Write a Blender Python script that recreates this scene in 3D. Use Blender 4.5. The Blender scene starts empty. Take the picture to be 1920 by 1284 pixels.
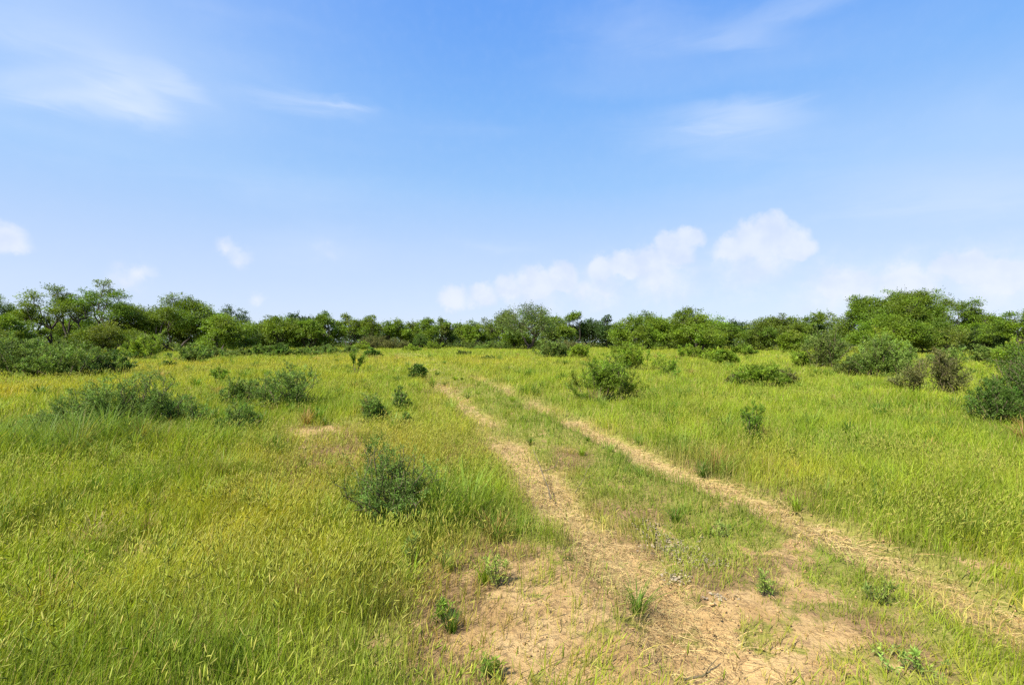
import bpy, math
import numpy as np

# ------------------------------------------------------------------ scene, camera, light
scene = bpy.context.scene
COL = scene.collection
R = math.radians
EYE = 1.55                      # camera height above the ground below it

cam_data = bpy.data.cameras.new("camera")
cam = bpy.data.objects.new("camera", cam_data)
COL.objects.link(cam)
cam.location = (0, 0, EYE)
cam.rotation_euler = (R(90), 0, 0)
cam_data.sensor_width = 36
cam_data.lens = 18
cam_data.clip_start = 0.05
cam_data.clip_end = 9000
scene.camera = cam

SUN_EL, SUN_AZ = R(49), R(224)   # azimuth clockwise from +Y: behind and to the left
sun_data = bpy.data.lights.new("sun", 'SUN')
sun_data.energy = 4.8
sun_data.angle = R(5)
sun_data.color = (1.0, 0.95, 0.86)
sun = bpy.data.objects.new("sun", sun_data)
COL.objects.link(sun)
sun.rotation_euler = (R(90) - SUN_EL, 0, -SUN_AZ + math.pi)

scene.view_settings.view_transform = 'Standard'
scene.view_settings.look = 'None'
scene.view_settings.exposure = 1.55
scene.view_settings.gamma = 1
scene.view_settings.use_curve_mapping = False
scene.cycles.max_bounces = 6
scene.cycles.diffuse_bounces = 3
scene.cycles.transmission_bounces = 4
scene.cycles.use_denoising = False
scene.cycles.sample_clamp_direct = 3.0
scene.cycles.sample_clamp_indirect = 2.0

PX0, PY0, FPX = 960.0, 642.0, 960.0       # image centre and focal length in pixels; things are placed from image pixels


# ------------------------------------------------------------------ node helper
class NT:
    def __init__(self, tree):
        self.t = tree

    def n(self, typ, ins=None, **props):
        nd = self.t.nodes.new(typ)
        for k, v in props.items():
            setattr(nd, k, v)
        for k, v in (ins or {}).items():
            if isinstance(v, bpy.types.NodeSocket):
                self.t.links.new(v, nd.inputs[k])
            else:
                nd.inputs[k].default_value = v
        return nd

    def m(self, op, a, b=0.0, c=0.0, clamp=False):
        return self.n('ShaderNodeMath', {0: a, 1: b, 2: c}, operation=op, use_clamp=clamp).outputs[0]

    def sm(self, v, lo, hi):
        return self.n('ShaderNodeMapRange', {'Value': v, 'From Min': lo, 'From Max': hi},
                      interpolation_type='SMOOTHSTEP').outputs[0]

    def mix(self, f, a, b, blend='MIX'):
        nd = self.n('ShaderNodeMix', None, data_type='RGBA', blend_type=blend)
        for i, v in ((0, f), (6, a), (7, b)):
            if isinstance(v, bpy.types.NodeSocket):
                self.t.links.new(v, nd.inputs[i])
            else:
                nd.inputs[i].default_value = v
        return nd.outputs[2]

    def noise(self, vec, scale, detail=4, rough=0.55, dist=0.0):
        return self.n('ShaderNodeTexNoise', {'Vector': vec, 'Scale': scale, 'Detail': detail,
                                             'Roughness': rough, 'Distortion': dist}).outputs[0]


# ------------------------------------------------------------------ sky
def bearing(px, py):  # sky direction through an image pixel; cloud tables hold pixel positions
    x, y, z = px - PX0, FPX, PY0 - py
    l = math.sqrt(x * x + y * y + z * z)
    return math.atan2(x, y), math.asin(z / l)


def make_world():
    w = bpy.data.worlds.new("World")
    scene.world = w
    w.use_nodes = True
    w.node_tree.nodes.clear()
    g = NT(w.node_tree)
    sky = g.n('ShaderNodeTexSky', sky_type='NISHITA', sun_disc=False, sun_elevation=SUN_EL,
              sun_rotation=SUN_AZ, altitude=400, air_density=1.0, dust_density=0.6, ozone_density=2.5)
    d = g.n('ShaderNodeTexCoord').outputs['Generated']
    s = g.n('ShaderNodeSeparateXYZ', {0: d})
    az = g.m('ARCTAN2', s.outputs[0], s.outputs[1])
    el = g.m('ARCSINE', s.outputs[2])
    # real sky colour, then a paler humid band towards the horizon
    cr = g.n('ShaderNodeValToRGB', {0: g.sm(el, -0.02, 0.75)})
    cr.color_ramp.elements[0].position, cr.color_ramp.elements[0].color = 0.0, SKY_LOW
    cr.color_ramp.elements[1].position, cr.color_ramp.elements[1].color = 1.0, SKY_TOP
    for pos_, col_ in SKY_MID:
        cr.color_ramp.elements.new(pos_).color = col_
    tone = g.mix(1.0, cr.outputs[0], (4.8, 4.8, 4.8, 1), 'MULTIPLY')
    base = g.mix(0.85, sky.outputs[0], tone)
    # high thin veil
    vec = g.n('ShaderNodeCombineXYZ', {0: az, 1: el, 2: 0.0}).outputs[0]
    st = g.n('ShaderNodeMapping', {'Vector': vec, 'Rotation': (0, 0, R(-14)), 'Scale': (1.6, 5.5, 1)}).outputs[0]
    n1 = g.noise(st, 1.3, 3, 0.45, 0.6)
    veil = g.m('MULTIPLY', g.sm(n1, 0.45, 0.85), 0.16)
    left = g.sm(g.m('MULTIPLY', az, -1.0), 0.05, 0.75)
    high = g.sm(el, 0.15, 0.45)
    veil = g.m('ADD', veil, g.m('MULTIPLY', g.m('MULTIPLY', left, high), 0.20))
    # brushed cirrus: (px, py, half length, half height, tilt, strength)
    wn = g.noise(g.n('ShaderNodeMapping', {'Vector': vec, 'Scale': (3, 14, 1), 'Rotation': (0, 0, R(-8))}).outputs[0], 2.2, 6, 0.55, 0.8)
    warp = g.n('ShaderNodeVectorMath', {0: vec, 1: g.n('ShaderNodeCombineXYZ', {
        0: g.m('MULTIPLY', g.m('SUBTRACT', wn, 0.5), 0.10), 1: g.m('MULTIPLY', g.m('SUBTRACT', wn, 0.5), 0.05), 2: 0.0}).outputs[0]},
        operation='ADD').outputs[0]
    for px, py, a, b, tilt, k in CIRRUS:
        c = bearing(px, py)
        sc = math.cos(c[1])
        mp = g.n('ShaderNodeMapping', {'Vector': g.n('ShaderNodeVectorMath', {0: warp, 1: (c[0], c[1], 0)}, operation='SUBTRACT').outputs[0],
                                       'Rotation': (0, 0, R(tilt))}).outputs[0]
        mp = g.n('ShaderNodeVectorMath', {0: mp, 1: (FPX / a, FPX / b, 0)}, operation='MULTIPLY').outputs[0]
        ln = g.n('ShaderNodeVectorMath', {0: mp}, operation='LENGTH').outputs['Value']
        v = g.m('MULTIPLY', g.m('POWER', g.m('SUBTRACT', 1.0, g.sm(ln, 0.0, 1.6)), 1.3), 0.78 * k)
        veil = g.m('ADD', veil, g.m('MULTIPLY', v, g.m('MULTIPLY_ADD', wn, 0.9, 0.55)))
    base = g.mix(g.m('MINIMUM', veil, 0.85), base, CIRRUS_COL)
    # cumulus heaps near the horizon
    cn = g.noise(vec, 26.0, 6, 0.6)
    cw = g.noise(vec, 11.0, 3, 0.5)
    wv = g.n('ShaderNodeVectorMath', {0: vec, 1: g.n('ShaderNodeCombineXYZ', {
        0: g.m('MULTIPLY', g.m('SUBTRACT', cw, 0.5), 0.035), 1: g.m('MULTIPLY', g.m('SUBTRACT', cn, 0.5), 0.055), 2: 0.0}).outputs[0]},
        operation='ADD').outputs[0]
    cov = None
    for px, py, r, k in CUMULUS:
        c = bearing(px, py)
        dd = g.n('ShaderNodeVectorMath', {0: wv, 1: (c[0], c[1], 0)}, operation='SUBTRACT').outputs[0]
        # heaped crisp tops, bases that melt into the humid air
        se = g.n('ShaderNodeSeparateXYZ', {0: dd}).outputs[1]
        below = g.m('MAXIMUM', g.m('MULTIPLY', se, -1.0), 0.0)
        ln = g.n('ShaderNodeVectorMath', {0: dd}, operation='LENGTH').outputs['Value']
        f = g.m('MAXIMUM', g.m('MULTIPLY_ADD', ln, -FPX / r, 1.0), 0.0)
        f = g.m('MULTIPLY', f, g.m('MULTIPLY', g.m('SUBTRACT', 1.0, g.sm(below, 0.0, 1.1 * r / FPX)), k))
        cov = f if cov is None else g.m('SMOOTH_MAX', cov, f, 0.10)
    gate = g.sm(cov, 0.0, 0.22)
    cov = g.m('MULTIPLY_ADD', g.m('SUBTRACT', g.noise(vec, 48.0, 6, 0.6), 0.5), 0.28, cov)
    cov = g.m('MULTIPLY', g.sm(cov, 0.03, 0.46), gate)
    puff = g.mix(g.sm(g.noise(vec, 22.0, 4, 0.5), 0.25, 0.70), CLOUD_SHADE, CLOUD_COL)
    base = g.mix(g.m('MULTIPLY', cov, 0.64), base, puff)
    bg = g.n('ShaderNodeBackground', {'Color': base, 'Strength': SKY_STRENGTH})
    out = g.n('ShaderNodeOutputWorld', {'Surface': bg.outputs[0]})
    w.cycles.sampling_method = 'MANUAL'
    w.cycles.sample_map_resolution = 512


SKY_STRENGTH = 0.073
SKY_LOW = (0.615, 0.715, 0.93, 1)
SKY_MID = [(0.12, (0.53, 0.67, 0.945, 1)), (0.35, (0.325, 0.575, 0.96, 1)), (0.62, (0.215, 0.48, 0.97, 1))]
SKY_TOP = (0.105, 0.335, 0.95, 1)
CIRRUS_COL = (3.6, 4.1, 4.95, 1)
CLOUD_COL = (4.4, 4.5, 4.85, 1)
CLOUD_SHADE = (3.55, 3.85, 4.6, 1)
CIRRUS = [
    (20, 148, 80, 14, -20, 0.30), (110, 178, 95, 15, -20, 0.36), (205, 205, 80, 20, -8, 0.42), (268, 184, 60, 32, 30, 0.30),
    (330, 158, 60, 14, 12, 0.30), (250, 150, 160, 50, 10, 0.16), (150, 60, 260, 90, 5, 0.22), (580, 193, 110, 18, 0, 0.30), (650, 201, 55, 6, -3, 0.26),
    (1390, 215, 110, 24, 9, 0.42), (1320, 250, 180, 40, 8, 0.22), (1200, 50, 160, 40, 5, 0.18), (1420, 70, 60, 18, 10, 0.16),
    (1500, 10, 160, 22, -4, 0.30), (1850, 360, 160, 40, 5, 0.30), (600, 470, 120, 40, 0, 0.22), (930, 465, 90, 14, 2, 0.18),
    (1650, 300, 300, 120, 0, 0.20), (450, 330, 500, 40, 2, 0.10),
]
CUMULUS = [
    (850, 562, 38, .75), (905, 556, 40, .75), (955, 546, 44, .8), (1005, 538, 52, .85), (1050, 528, 46, .9), (1095, 545, 50, .5),
    (1130, 508, 38, .9), (1175, 502, 44, .9), (1220, 498, 50, .9), (1262, 474, 50, .95), (1292, 452, 36, .95), (1230, 515, 70, .6),
    (1135, 552, 36, .5), (1375, 470, 40, .85), (1405, 455, 44, .95), (1440, 448, 52, 1.), (1480, 462, 46, .95), (1505, 470, 30, .9),
    (1440, 490, 80, .45), (1570, 535, 44, .8), (1610, 546, 46, .7), (1695, 535, 46, .95), (1720, 545, 30, .8), (1765, 505, 34, .8),
    (1815, 510, 44, .85), (1860, 515, 40, .8), (1900, 525, 40, .8), (12, 446, 38, .6), (32, 460, 28, .5), (425, 468, 28, .42),
    (1000, 565, 110, .34), (1120, 548, 110, .36), (1250, 530, 120, .36), (1400, 512, 120, .34), (1560, 560, 120, .34), (1700, 560, 120, .36), (1850, 540, 120, .36),
    (450, 482, 40, .34), (268, 514, 34, .42), (235, 526, 44, .34), (485, 563, 26, .3), (610, 470, 50, .2),
]
make_world()

# ------------------------------------------------------------------ number helpers
_rt = np.random.default_rng(77)
_TAB = _rt.random((16, 256, 256))


def vnoise(x, y, seed=0):
    t = _TAB[seed % 16]
    xi, yi = np.floor(x).astype(int), np.floor(y).astype(int)
    fx, fy = x - xi, y - yi
    fx, fy = fx * fx * (3 - 2 * fx), fy * fy * (3 - 2 * fy)
    a, b = xi & 255, yi & 255
    a1, b1 = (xi + 1) & 255, (yi + 1) & 255
    return (t[a, b] * (1 - fx) + t[a1, b] * fx) * (1 - fy) + (t[a, b1] * (1 - fx) + t[a1, b1] * fx) * fy


def fbm(x, y, seed=0, octs=4):
    s, amp, tot = 0, 1.0, 0
    for o in range(octs):
        s = s + amp * vnoise(x * 2 ** o + 13.7 * o, y * 2 ** o - 7.3 * o, seed + o)
        tot += amp
        amp *= 0.55
    return s / tot


def smooth(v, lo, hi):
    t = np.clip((v - lo) / (hi - lo), 0, 1)
    return t * t * (3 - 2 * t)


# the ground climbs gently away from the viewer
_gd = np.array([-50, 0, 4, 6, 8, 10, 13, 17, 25, 35, 50, 70, 95, 140, 300, 6000.])
_gb = np.array([1.55, 1.55, 1.54, 1.50, 1.42, 1.34, 1.26, 1.20, 1.12, 1.04, 0.95, 0.88, 0.84, 0.80, 0.7, 0.7])
_fd = np.linspace(-50, 300, 3501)
_fb = np.interp(_fd, _gd, _gb)
_k = np.hanning(41); _k /= _k.sum()
_fb = np.convolve(np.pad(_fb, 20, mode='edge'), _k, 'valid')


def ground_z(x, y):
    x, y = np.asarray(x, float), np.asarray(y, float)
    z = EYE - np.interp(y, _fd, _fb)
    bump = (fbm(x * 0.35 + 50, y * 0.35 + 50, 3, 3) - 0.5) * 0.10 + (fbm(x * 1.6 + 90, y * 1.6 + 90, 5, 3) - 0.5) * 0.035
    return z + bump * smooth(np.hypot(x, y), 0.3, 2.5)


_rows = PY0 + FPX * _fb[505:] / _fd[505:]


def pixel_to_ground(px, py):
    """Ground point seen at a photograph pixel."""
    d = float(np.interp(-py, -_rows, _fd[505:]))
    return (px - PX0) / FPX * d, d


def polyline_dist(x, y, pts):
    best = np.full(np.shape(x), 1e9)
    for (ax, ay), (bx, by) in zip(pts[:-1], pts[1:]):
        dx, dy = bx - ax, by - ay
        t = np.clip(((x - ax) * dx + (y - ay) * dy) / (dx * dx + dy * dy + 1e-9), 0, 1)
        best = np.minimum(best, np.hypot(x - ax - t * dx, y - ay - t * dy))
    return best


RUT_A = [pixel_to_ground(*p) for p in [(1420, 1330), (1330, 1230), (1225, 1120), (1130, 1020), (1060, 955), (1010, 895), (960, 845), (905, 790), (862, 755),
                              (828, 728), (806, 708), (782, 690), (760, 675), (742, 664)]]
RUT_B = [pixel_to_ground(*p) for p in [(2080, 1275), (1900, 1180), (1720, 1085), (1560, 1010), (1400, 938), (1265, 880), (1140, 822), (1045, 775), (970, 741),
                              (915, 716), (872, 698), (835, 683), (800, 670), (770, 662)]]


class Zone:  # ground ellipse, centre and extents taken from image pixels
    def __init__(self, px, py, sx, sy, k=1.0):
        self.x, self.y = pixel_to_ground(px, py)
        self.ax = sx / FPX * self.y
        y0 = pixel_to_ground(px, py + sy)[1]
        y1 = pixel_to_ground(px, max(py - sy, 652))[1]
        self.ay = max(0.15, (y1 - y0) / 2)
        self.k = k

    def __call__(self, x, y):
        q = ((x - self.x) / self.ax) ** 2 + ((y - self.y) / self.ay) ** 2
        return self.k * np.exp(-q * 1.1)


def zones(lst):
    zs = [Zone(*a) for a in lst]

    def f(x, y):
        v = 0
        for z in zs:
            v = np.maximum(v, z(x, y))
        return v
    return f


# where bare sand shows, where the ground is rusty thatch, and how the meadow differs from place to place
SAND = zones([(1150, 1140, 110, 65, 1.35), (1060, 1180, 190, 110, 1.3), (1250, 1230, 330, 90, 1.35), (1530, 1250, 180, 70, 1.35), (1420, 1150, 150, 50, 1.15), (1560, 1180, 100, 40, 1.0), (1050, 1120, 170, 110, 1.0), (1060, 1250, 180, 90, 1.0), (1250, 1280, 300, 70, 1.1), (1480, 1240, 200, 80, 1.0), (1160, 1060, 120, 60, .9),
              (1290, 1150, 200, 80, .85), (1500, 1100, 110, 40, .75), (1450, 1190, 150, 60, .9), (595, 808, 50, 11, .95),
              (870, 768, 50, 12, .9), (645, 860, 60, 12, .75), (1250, 1010, 60, 40, .7), (930, 1060, 70, 50, .7), (1600, 1230, 90, 50, .7), (960, 1180, 120, 80, .9), (1110, 1190, 150, 90, 1.1), (1380, 1200, 150, 60, .9), (1120, 1270, 150, 50, 1.0)])
RUST = zones([(640, 860, 120, 36, 1.1), (600, 815, 90, 24, .8), (900, 850, 80, 30, .75), (560, 900, 110, 30, .55), (890, 1090, 120, 80, 1.1), (850, 1170, 90, 90, 1.1), (880, 1260, 90, 60, 1.0), (1200, 950, 120, 40, .6),
              (1400, 1100, 200, 70, .6), (1480, 1000, 160, 40, .3), (780, 1210, 70, 70, .5), (1620, 1170, 120, 60, .55), (1330, 870, 120, 24, .5),
              (1480, 930, 110, 26, .55), (820, 730, 70, 18, .4), (1060, 860, 60, 25, .5), (1140, 1000, 120, 50, .7)])
YELLOW = zones([(110, 730, 220, 34, .8), (560, 720, 180, 24, .6), (780, 790, 110, 50, .85), (330, 690, 200, 16, .8), (620, 680, 240, 14, .7), (520, 1000, 240, 120, .55),
                (620, 1130, 160, 120, .55), (300, 1120, 260, 140, .45), (900, 680, 160, 16, .55), (1500, 850, 200, 30, .4), (1750, 880, 180, 50, .45), (1350, 790, 200, 20, .55),
                (1200, 730, 160, 14, .45), (1700, 1010, 160, 40, .5), (740, 850, 80, 60, .7), (100, 1230, 200, 70, .4), (500, 850, 120, 40, .6), (1850, 980, 110, 60, .5)])
LUSH_SHADE = zones([(240, 810, 300, 60, 1.1), (470, 800, 130, 26, .9), (1100, 830, 150, 40, .9), (1230, 870, 170, 50, .9), (1900, 820, 120, 50, .9), (640, 960, 120, 60, .8), (330, 1230, 260, 90, .5), (100, 1060, 160, 70, .45), (1000, 700, 260, 10, .45), (1500, 700, 260, 16, .5), (150, 850, 220, 40, 1.0), (320, 830, 160, 24, .9), (60, 830, 110, 30, .8), (1080, 752, 60, 14, 1.0), (1240, 748, 120, 9, .85), (1150, 830, 120, 30, .75),  # deep green growth; strip right of the lone bush paints its shadow into the grass
              (1000, 790, 60, 18, .8), (1290, 890, 140, 40, .85), (1430, 970, 130, 40, .8), (1560, 830, 130, 20, .7), (1450, 835, 110, 18, .7), (720, 930, 130, 40, .7),
              (850, 968, 110, 42, 1.1), (1820, 800, 140, 30, .55), (130, 960, 180, 60, .6), (620, 1200, 160, 70, .35), (1750, 1190, 160, 60, .55), (1620, 1080, 120, 40, .5),
              (520, 780, 120, 20, .7), (1380, 750, 150, 16, .4), (1650, 760, 140, 20, .4), (1800, 850, 120, 20, .35)])
TALL = zones([(130, 840, 170, 34, 1.0), (300, 845, 140, 22, .8), (20, 850, 90, 40, .8), (250, 1150, 300, 140, .35), (530, 750, 110, 16, .6), (1700, 870, 240, 80, .35),
              (850, 970, 100, 38, .75)])
CENTRE = [((a[0] + b[0]) / 2, (a[1] + b[1]) / 2) for a, b in zip(RUT_A, RUT_B)]


class Field:
    """What grows at each point of the meadow."""
    def __init__(self, x, y):
        self.x, self.y = x, y
        jx = (fbm(x * 1.1, y * 1.1, 1) - 0.5) * 0.7
        jy = (fbm(x * 1.1 + 40, y * 1.1, 2) - 0.5) * 0.7
        xx, yy = x + jx, y + jy
        wob = (fbm(x * 2.2, y * 2.2, 4) - 0.5) * 0.35
        self.ra = polyline_dist(x + jx * .5, y + jy * .5, RUT_A)
        self.rb = polyline_dist(x + jx * .4, y + jy * .4, RUT_B)
        far = smooth(y, 5.5, 24)
        lane = smooth(fbm(x * 0.9 + 3, y * 0.9 + 8, 15, 4), 0.30, 0.56)
        self.track = np.maximum(smooth(self.ra + wob, 0.42, 0.06) * (1 - 0.66 * far) * (0.22 + 0.78 * lane), smooth(self.rb + wob * (0.6 + 0.4 * far), 0.36, 0.08) * (1 - 0.76 * far) * np.maximum(0.25 + 0.75 * lane, 0.85 * smooth(y, 7, 4.5)))
        self.mid = smooth(polyline_dist(x, y, CENTRE), 0.95, 0.6) * (1 - self.track)
        patch = fbm(x * 1.8 + 9, y * 1.8, 6, 5)
        self.patch = patch
        s = SAND(xx, yy)
        crumb = fbm(x * 6.5 + 3, y * 6.5 + 80, 10, 3)
        self.sand = np.clip(smooth(s + (patch - 0.5) * 1.5 + (crumb - 0.5) * 1.4, 0.12, 1.0), 0, 1)
        self.rust = np.clip(RUST(xx, yy) + (fbm(x * 2.5, y * 2.5 + 70, 8) - 0.5) * 0.9 * (RUST(xx, yy) > 0.05), 0, 1)
        n1 = fbm(x * 0.45 + 20, y * 0.45, 9, 4)
        n2 = fbm(x * 0.16 + 20, y * 0.10, 10, 4)
        self.yellow = np.clip(YELLOW(xx, yy) * 0.9 + (n1 - 0.5) * 0.9 + (n2 - 0.52) * 1.0, 0, 1)
        self.lush = np.clip(LUSH_SHADE(xx, yy) + (fbm(x * 0.6, y * 0.5 + 33, 11) - 0.54) * 1.2, 0, 1)
        self.tall = TALL(xx, yy)


# ------------------------------------------------------------------ object helpers
def mesh_np(name, V, faces, mat, parent=None, cols=None, smooth_shade=False, loc=None):
    """faces: list of int arrays of shape (n, k)."""
    me = bpy.data.meshes.new(name)
    V = np.asarray(V, np.float32)
    me.vertices.add(len(V))
    me.vertices.foreach_set("co", V.ravel())
    nl = sum(f.size for f in faces)
    npoly = sum(len(f) for f in faces)
    me.loops.add(nl)
    me.polygons.add(npoly)
    me.loops.foreach_set("vertex_index", np.concatenate([f.ravel() for f in faces]).astype(np.int32))
    tot = np.concatenate([np.full(len(f), f.shape[1], np.int32) for f in faces])
    start = np.concatenate([[0], np.cumsum(tot)[:-1]]).astype(np.int32)
    me.polygons.foreach_set("loop_start", start)
    if smooth_shade:
        me.polygons.foreach_set("use_smooth", np.ones(npoly, bool))
    me.update(calc_edges=True)
    if cols is not None:
        at = me.attributes.new("tint", 'FLOAT_COLOR', 'POINT')
        c = np.ones((len(V), 4), np.float32)
        c[:, :3] = cols
        at.data.foreach_set("color", c.ravel())
    me.materials.append(mat)
    o = bpy.data.objects.new(name, me)
    COL.objects.link(o)
    if parent is not None:
        o.parent = parent
    if loc is not None:
        o.location = loc
    return o


def thing(name, label, cat, loc, group=None):
    o = bpy.data.objects.new(name, None)
    COL.objects.link(o)
    o.empty_display_size = 0.2
    o.location = loc
    o["label"], o["category"] = label, cat
    if group:
        o["group"] = group
    return o


def stuff(o, label, cat):
    o["kind"], o["label"], o["category"] = "stuff", label, cat


# ------------------------------------------------------------------ materials
def leaf_material(name, trans=0.35, rough=0.6, gloss=0.25, warm=(1.15, 1.1, 0.6, 1)):
    m = bpy.data.materials.new(name)
    m.use_nodes = True
    m.node_tree.nodes.clear()
    g = NT(m.node_tree)
    a = g.n('ShaderNodeAttribute', attribute_name='tint').outputs['Color']
    pos = g.n('ShaderNodeNewGeometry').outputs['Position']
    nz = g.noise(pos, 30.0, 2)
    c = g.mix(1.0, a, g.n('ShaderNodeCombineColor', {0: g.m('MULTIPLY_ADD', nz, 0.5, 0.75), 1: g.m('MULTIPLY_ADD', nz, 0.4, 0.8), 2: 0.95}).outputs[0], 'MULTIPLY')
    d = g.n('ShaderNodeBsdfPrincipled', {'Base Color': c, 'Roughness': rough, 'Specular IOR Level': gloss})
    t = g.n('ShaderNodeBsdfTranslucent', {'Color': g.mix(1.0, c, warm, 'MULTIPLY')})
    mx = g.n('ShaderNodeMixShader', {0: trans, 1: d.outputs[0], 2: t.outputs[0]})
    g.n('ShaderNodeOutputMaterial', {'Surface': mx.outputs[0]})
    return m


def bark_material(name, c0, c1):
    m = bpy.data.materials.new(name)
    m.use_nodes = True
    m.node_tree.nodes.clear()
    g = NT(m.node_tree)
    pos = g.n('ShaderNodeTexCoord').outputs['Object']
    st = g.n('ShaderNodeMapping', {'Vector': pos, 'Scale': (14, 14, 3)}).outputs[0]
    nz = g.noise(st, 2.0, 5, 0.65)
    c = g.mix(g.sm(nz, 0.35, 0.65), c0, c1)
    b = g.n('ShaderNodeBump', {'Strength': 0.6, 'Distance': 0.02, 'Height': nz})
    d = g.n('ShaderNodeBsdfPrincipled', {'Base Color': c, 'Roughness': 0.9, 'Normal': b.outputs[0]})
    g.n('ShaderNodeOutputMaterial', {'Surface': d.outputs[0]})
    return m


M_GRASS = leaf_material('grass_blades', 0.48, 0.55, 0.2)
M_STRAW = leaf_material('dry_straw', 0.25, 0.7, 0.2, (1, 1, 0.9, 1))
M_LEAF = leaf_material('tree_leaves', 0.40, 0.55, 0.25)
M_SHRUB = leaf_material('shrub_leaves', 0.42, 0.6, 0.2, (1.1, 1.1, 0.7, 1))
M_BARK = bark_material('dark_bark', (0.022, 0.016, 0.011, 1), (0.055, 0.043, 0.031, 1))
M_TWIG = bark_material('twig_bark', (0.045, 0.034, 0.016, 1), (0.105, 0.080, 0.040, 1))
M_GREY = bark_material('weathered_wood', (0.10, 0.085, 0.07, 1), (0.24, 0.21, 0.18, 1))
M_CHIP = leaf_material('pale_litter', 0.1, 0.85, 0.1, (1, 1, 1, 1))


def ground_material():
    m = bpy.data.materials.new('sandy_soil')
    m.use_nodes = True
    m.node_tree.nodes.clear()
    g = NT(m.node_tree)
    pos = g.n('ShaderNodeNewGeometry').outputs['Position']
    a = g.n('ShaderNodeSeparateColor', {0: g.n('ShaderNodeAttribute', attribute_name='cover').outputs['Color']})
    sand, straw, rust = a.outputs[0], a.outputs[1], a.outputs[2]
    n1 = g.noise(pos, 3.0, 6, 0.6)
    n2 = g.noise(pos, 22.0, 5, 0.65)
    n3 = g.noise(pos, 120.0, 3, 0.6)
    sandc = g.mix(g.sm(n1, 0.3, 0.7), (0.250, 0.158, 0.064, 1), (0.350, 0.243, 0.110, 1))
    sandc = g.mix(g.m('MULTIPLY', g.sm(n2, 0.48, 0.68), 0.75), sandc, (0.135, 0.082, 0.040, 1))
    litter = g.mix(g.sm(n2, 0.35, 0.65), (0.095, 0.060, 0.028, 1), (0.21, 0.135, 0.062, 1))
    green = g.mix(g.sm(n2, 0.3, 0.7), (0.12, 0.12, 0.022, 1), (0.20, 0.19, 0.045, 1))
    strawc = g.mix(g.sm(n2, 0.3, 0.7), (0.20, 0.135, 0.055, 1), (0.34, 0.25, 0.115, 1))
    edge = g.m('MULTIPLY', g.m('SUBTRACT', n2, 0.5), 0.9)
    c = g.mix(g.sm(g.m('ADD', rust, edge), 0.25, 0.75), green, litter)
    edge2 = g.m('MULTIPLY', g.m('SUBTRACT', g.noise(pos, 8.0, 6, 0.7), 0.5), 1.5)
    c = g.mix(g.sm(g.m('ADD', g.m('ADD', sand, edge), edge2), 0.30, 0.75), c, sandc)
    c = g.mix(g.m('MULTIPLY', g.sm(g.m('ADD', straw, edge), 0.30, 0.8), 0.85), c, strawc)
    c = g.mix(0.35, c, g.mix(n3, (0.5, 0.5, 0.5, 1), (1.45, 1.45, 1.45, 1)), 'MULTIPLY')
    h = g.m('ADD', g.m('MULTIPLY', n2, 0.6), g.m('MULTIPLY', n3, 0.25))
    b = g.n('ShaderNodeBump', {'Strength': 0.7, 'Distance': 0.06, 'Height': h})
    d = g.n('ShaderNodeBsdfPrincipled', {'Base Color': c, 'Roughness': 0.95, 'Specular IOR Level': 0.1, 'Normal': b.outputs[0]})
    g.n('ShaderNodeOutputMaterial', {'Surface': d.outputs[0]})
    return m


# ------------------------------------------------------------------ ground: one sheet to the horizon
def make_ground():
    na = 900
    rad = np.concatenate([[0.25, 0.6, 1.0], np.geomspace(1.35, 130, 330), np.geomspace(150, 6000, 24)])
    ang = np.linspace(0, 2 * np.pi, na, endpoint=False)
    # most columns of the sheet fan out ahead of the viewer
    ang = ang + 0.72 * np.sin(ang)
    ang = np.pi / 2 + (ang - np.pi) * 1.0
    rr, aa = np.meshgrid(rad, ang, indexing='ij')
    x, y = rr * np.cos(aa), rr * np.sin(aa)
    f = Field(x.ravel(), y.ravel())
    z = ground_z(x.ravel(), y.ravel())
    z = z - 0.08 * f.track * smooth(rr.ravel(), 120, 60)
    V = np.column_stack([x.ravel(), y.ravel(), z])
    V = np.vstack([V, [[0, 0, 0.0]]])
    nr = len(rad)
    i, j = np.meshgrid(np.arange(nr - 1), np.arange(na), indexing='ij')
    j2 = (j + 1) % na
    q = np.stack([i * na + j, (i + 1) * na + j, (i + 1) * na + j2, i * na + j2], -1).reshape(-1, 4)
    c = np.arange(na)
    tri = np.column_stack([np.full(na, nr * na), c, (c + 1) % na])
    o = mesh_np('ground', V, [q, tri], ground_material(), smooth_shade=True)
    me = o.data
    at = me.attributes.new("cover", 'FLOAT_COLOR', 'POINT')
    cc = np.zeros((len(V), 4), np.float32)
    cc[:-1, 0] = np.maximum(f.sand, f.track * 0.6)
    cc[:-1, 1] = f.track * smooth(f.y, 2, 5) * 0.9
    cc[:-1, 2] = np.clip(f.rust + 0.15, 0, 1)
    cc[:, 3] = 1
    at.data.foreach_set("color", cc.ravel())
    o["kind"] = "structure"
    o["label"] = "sandy meadow ground with two pale wheel ruts running to the trees"
    o["category"] = "ground"


make_ground()


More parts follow.
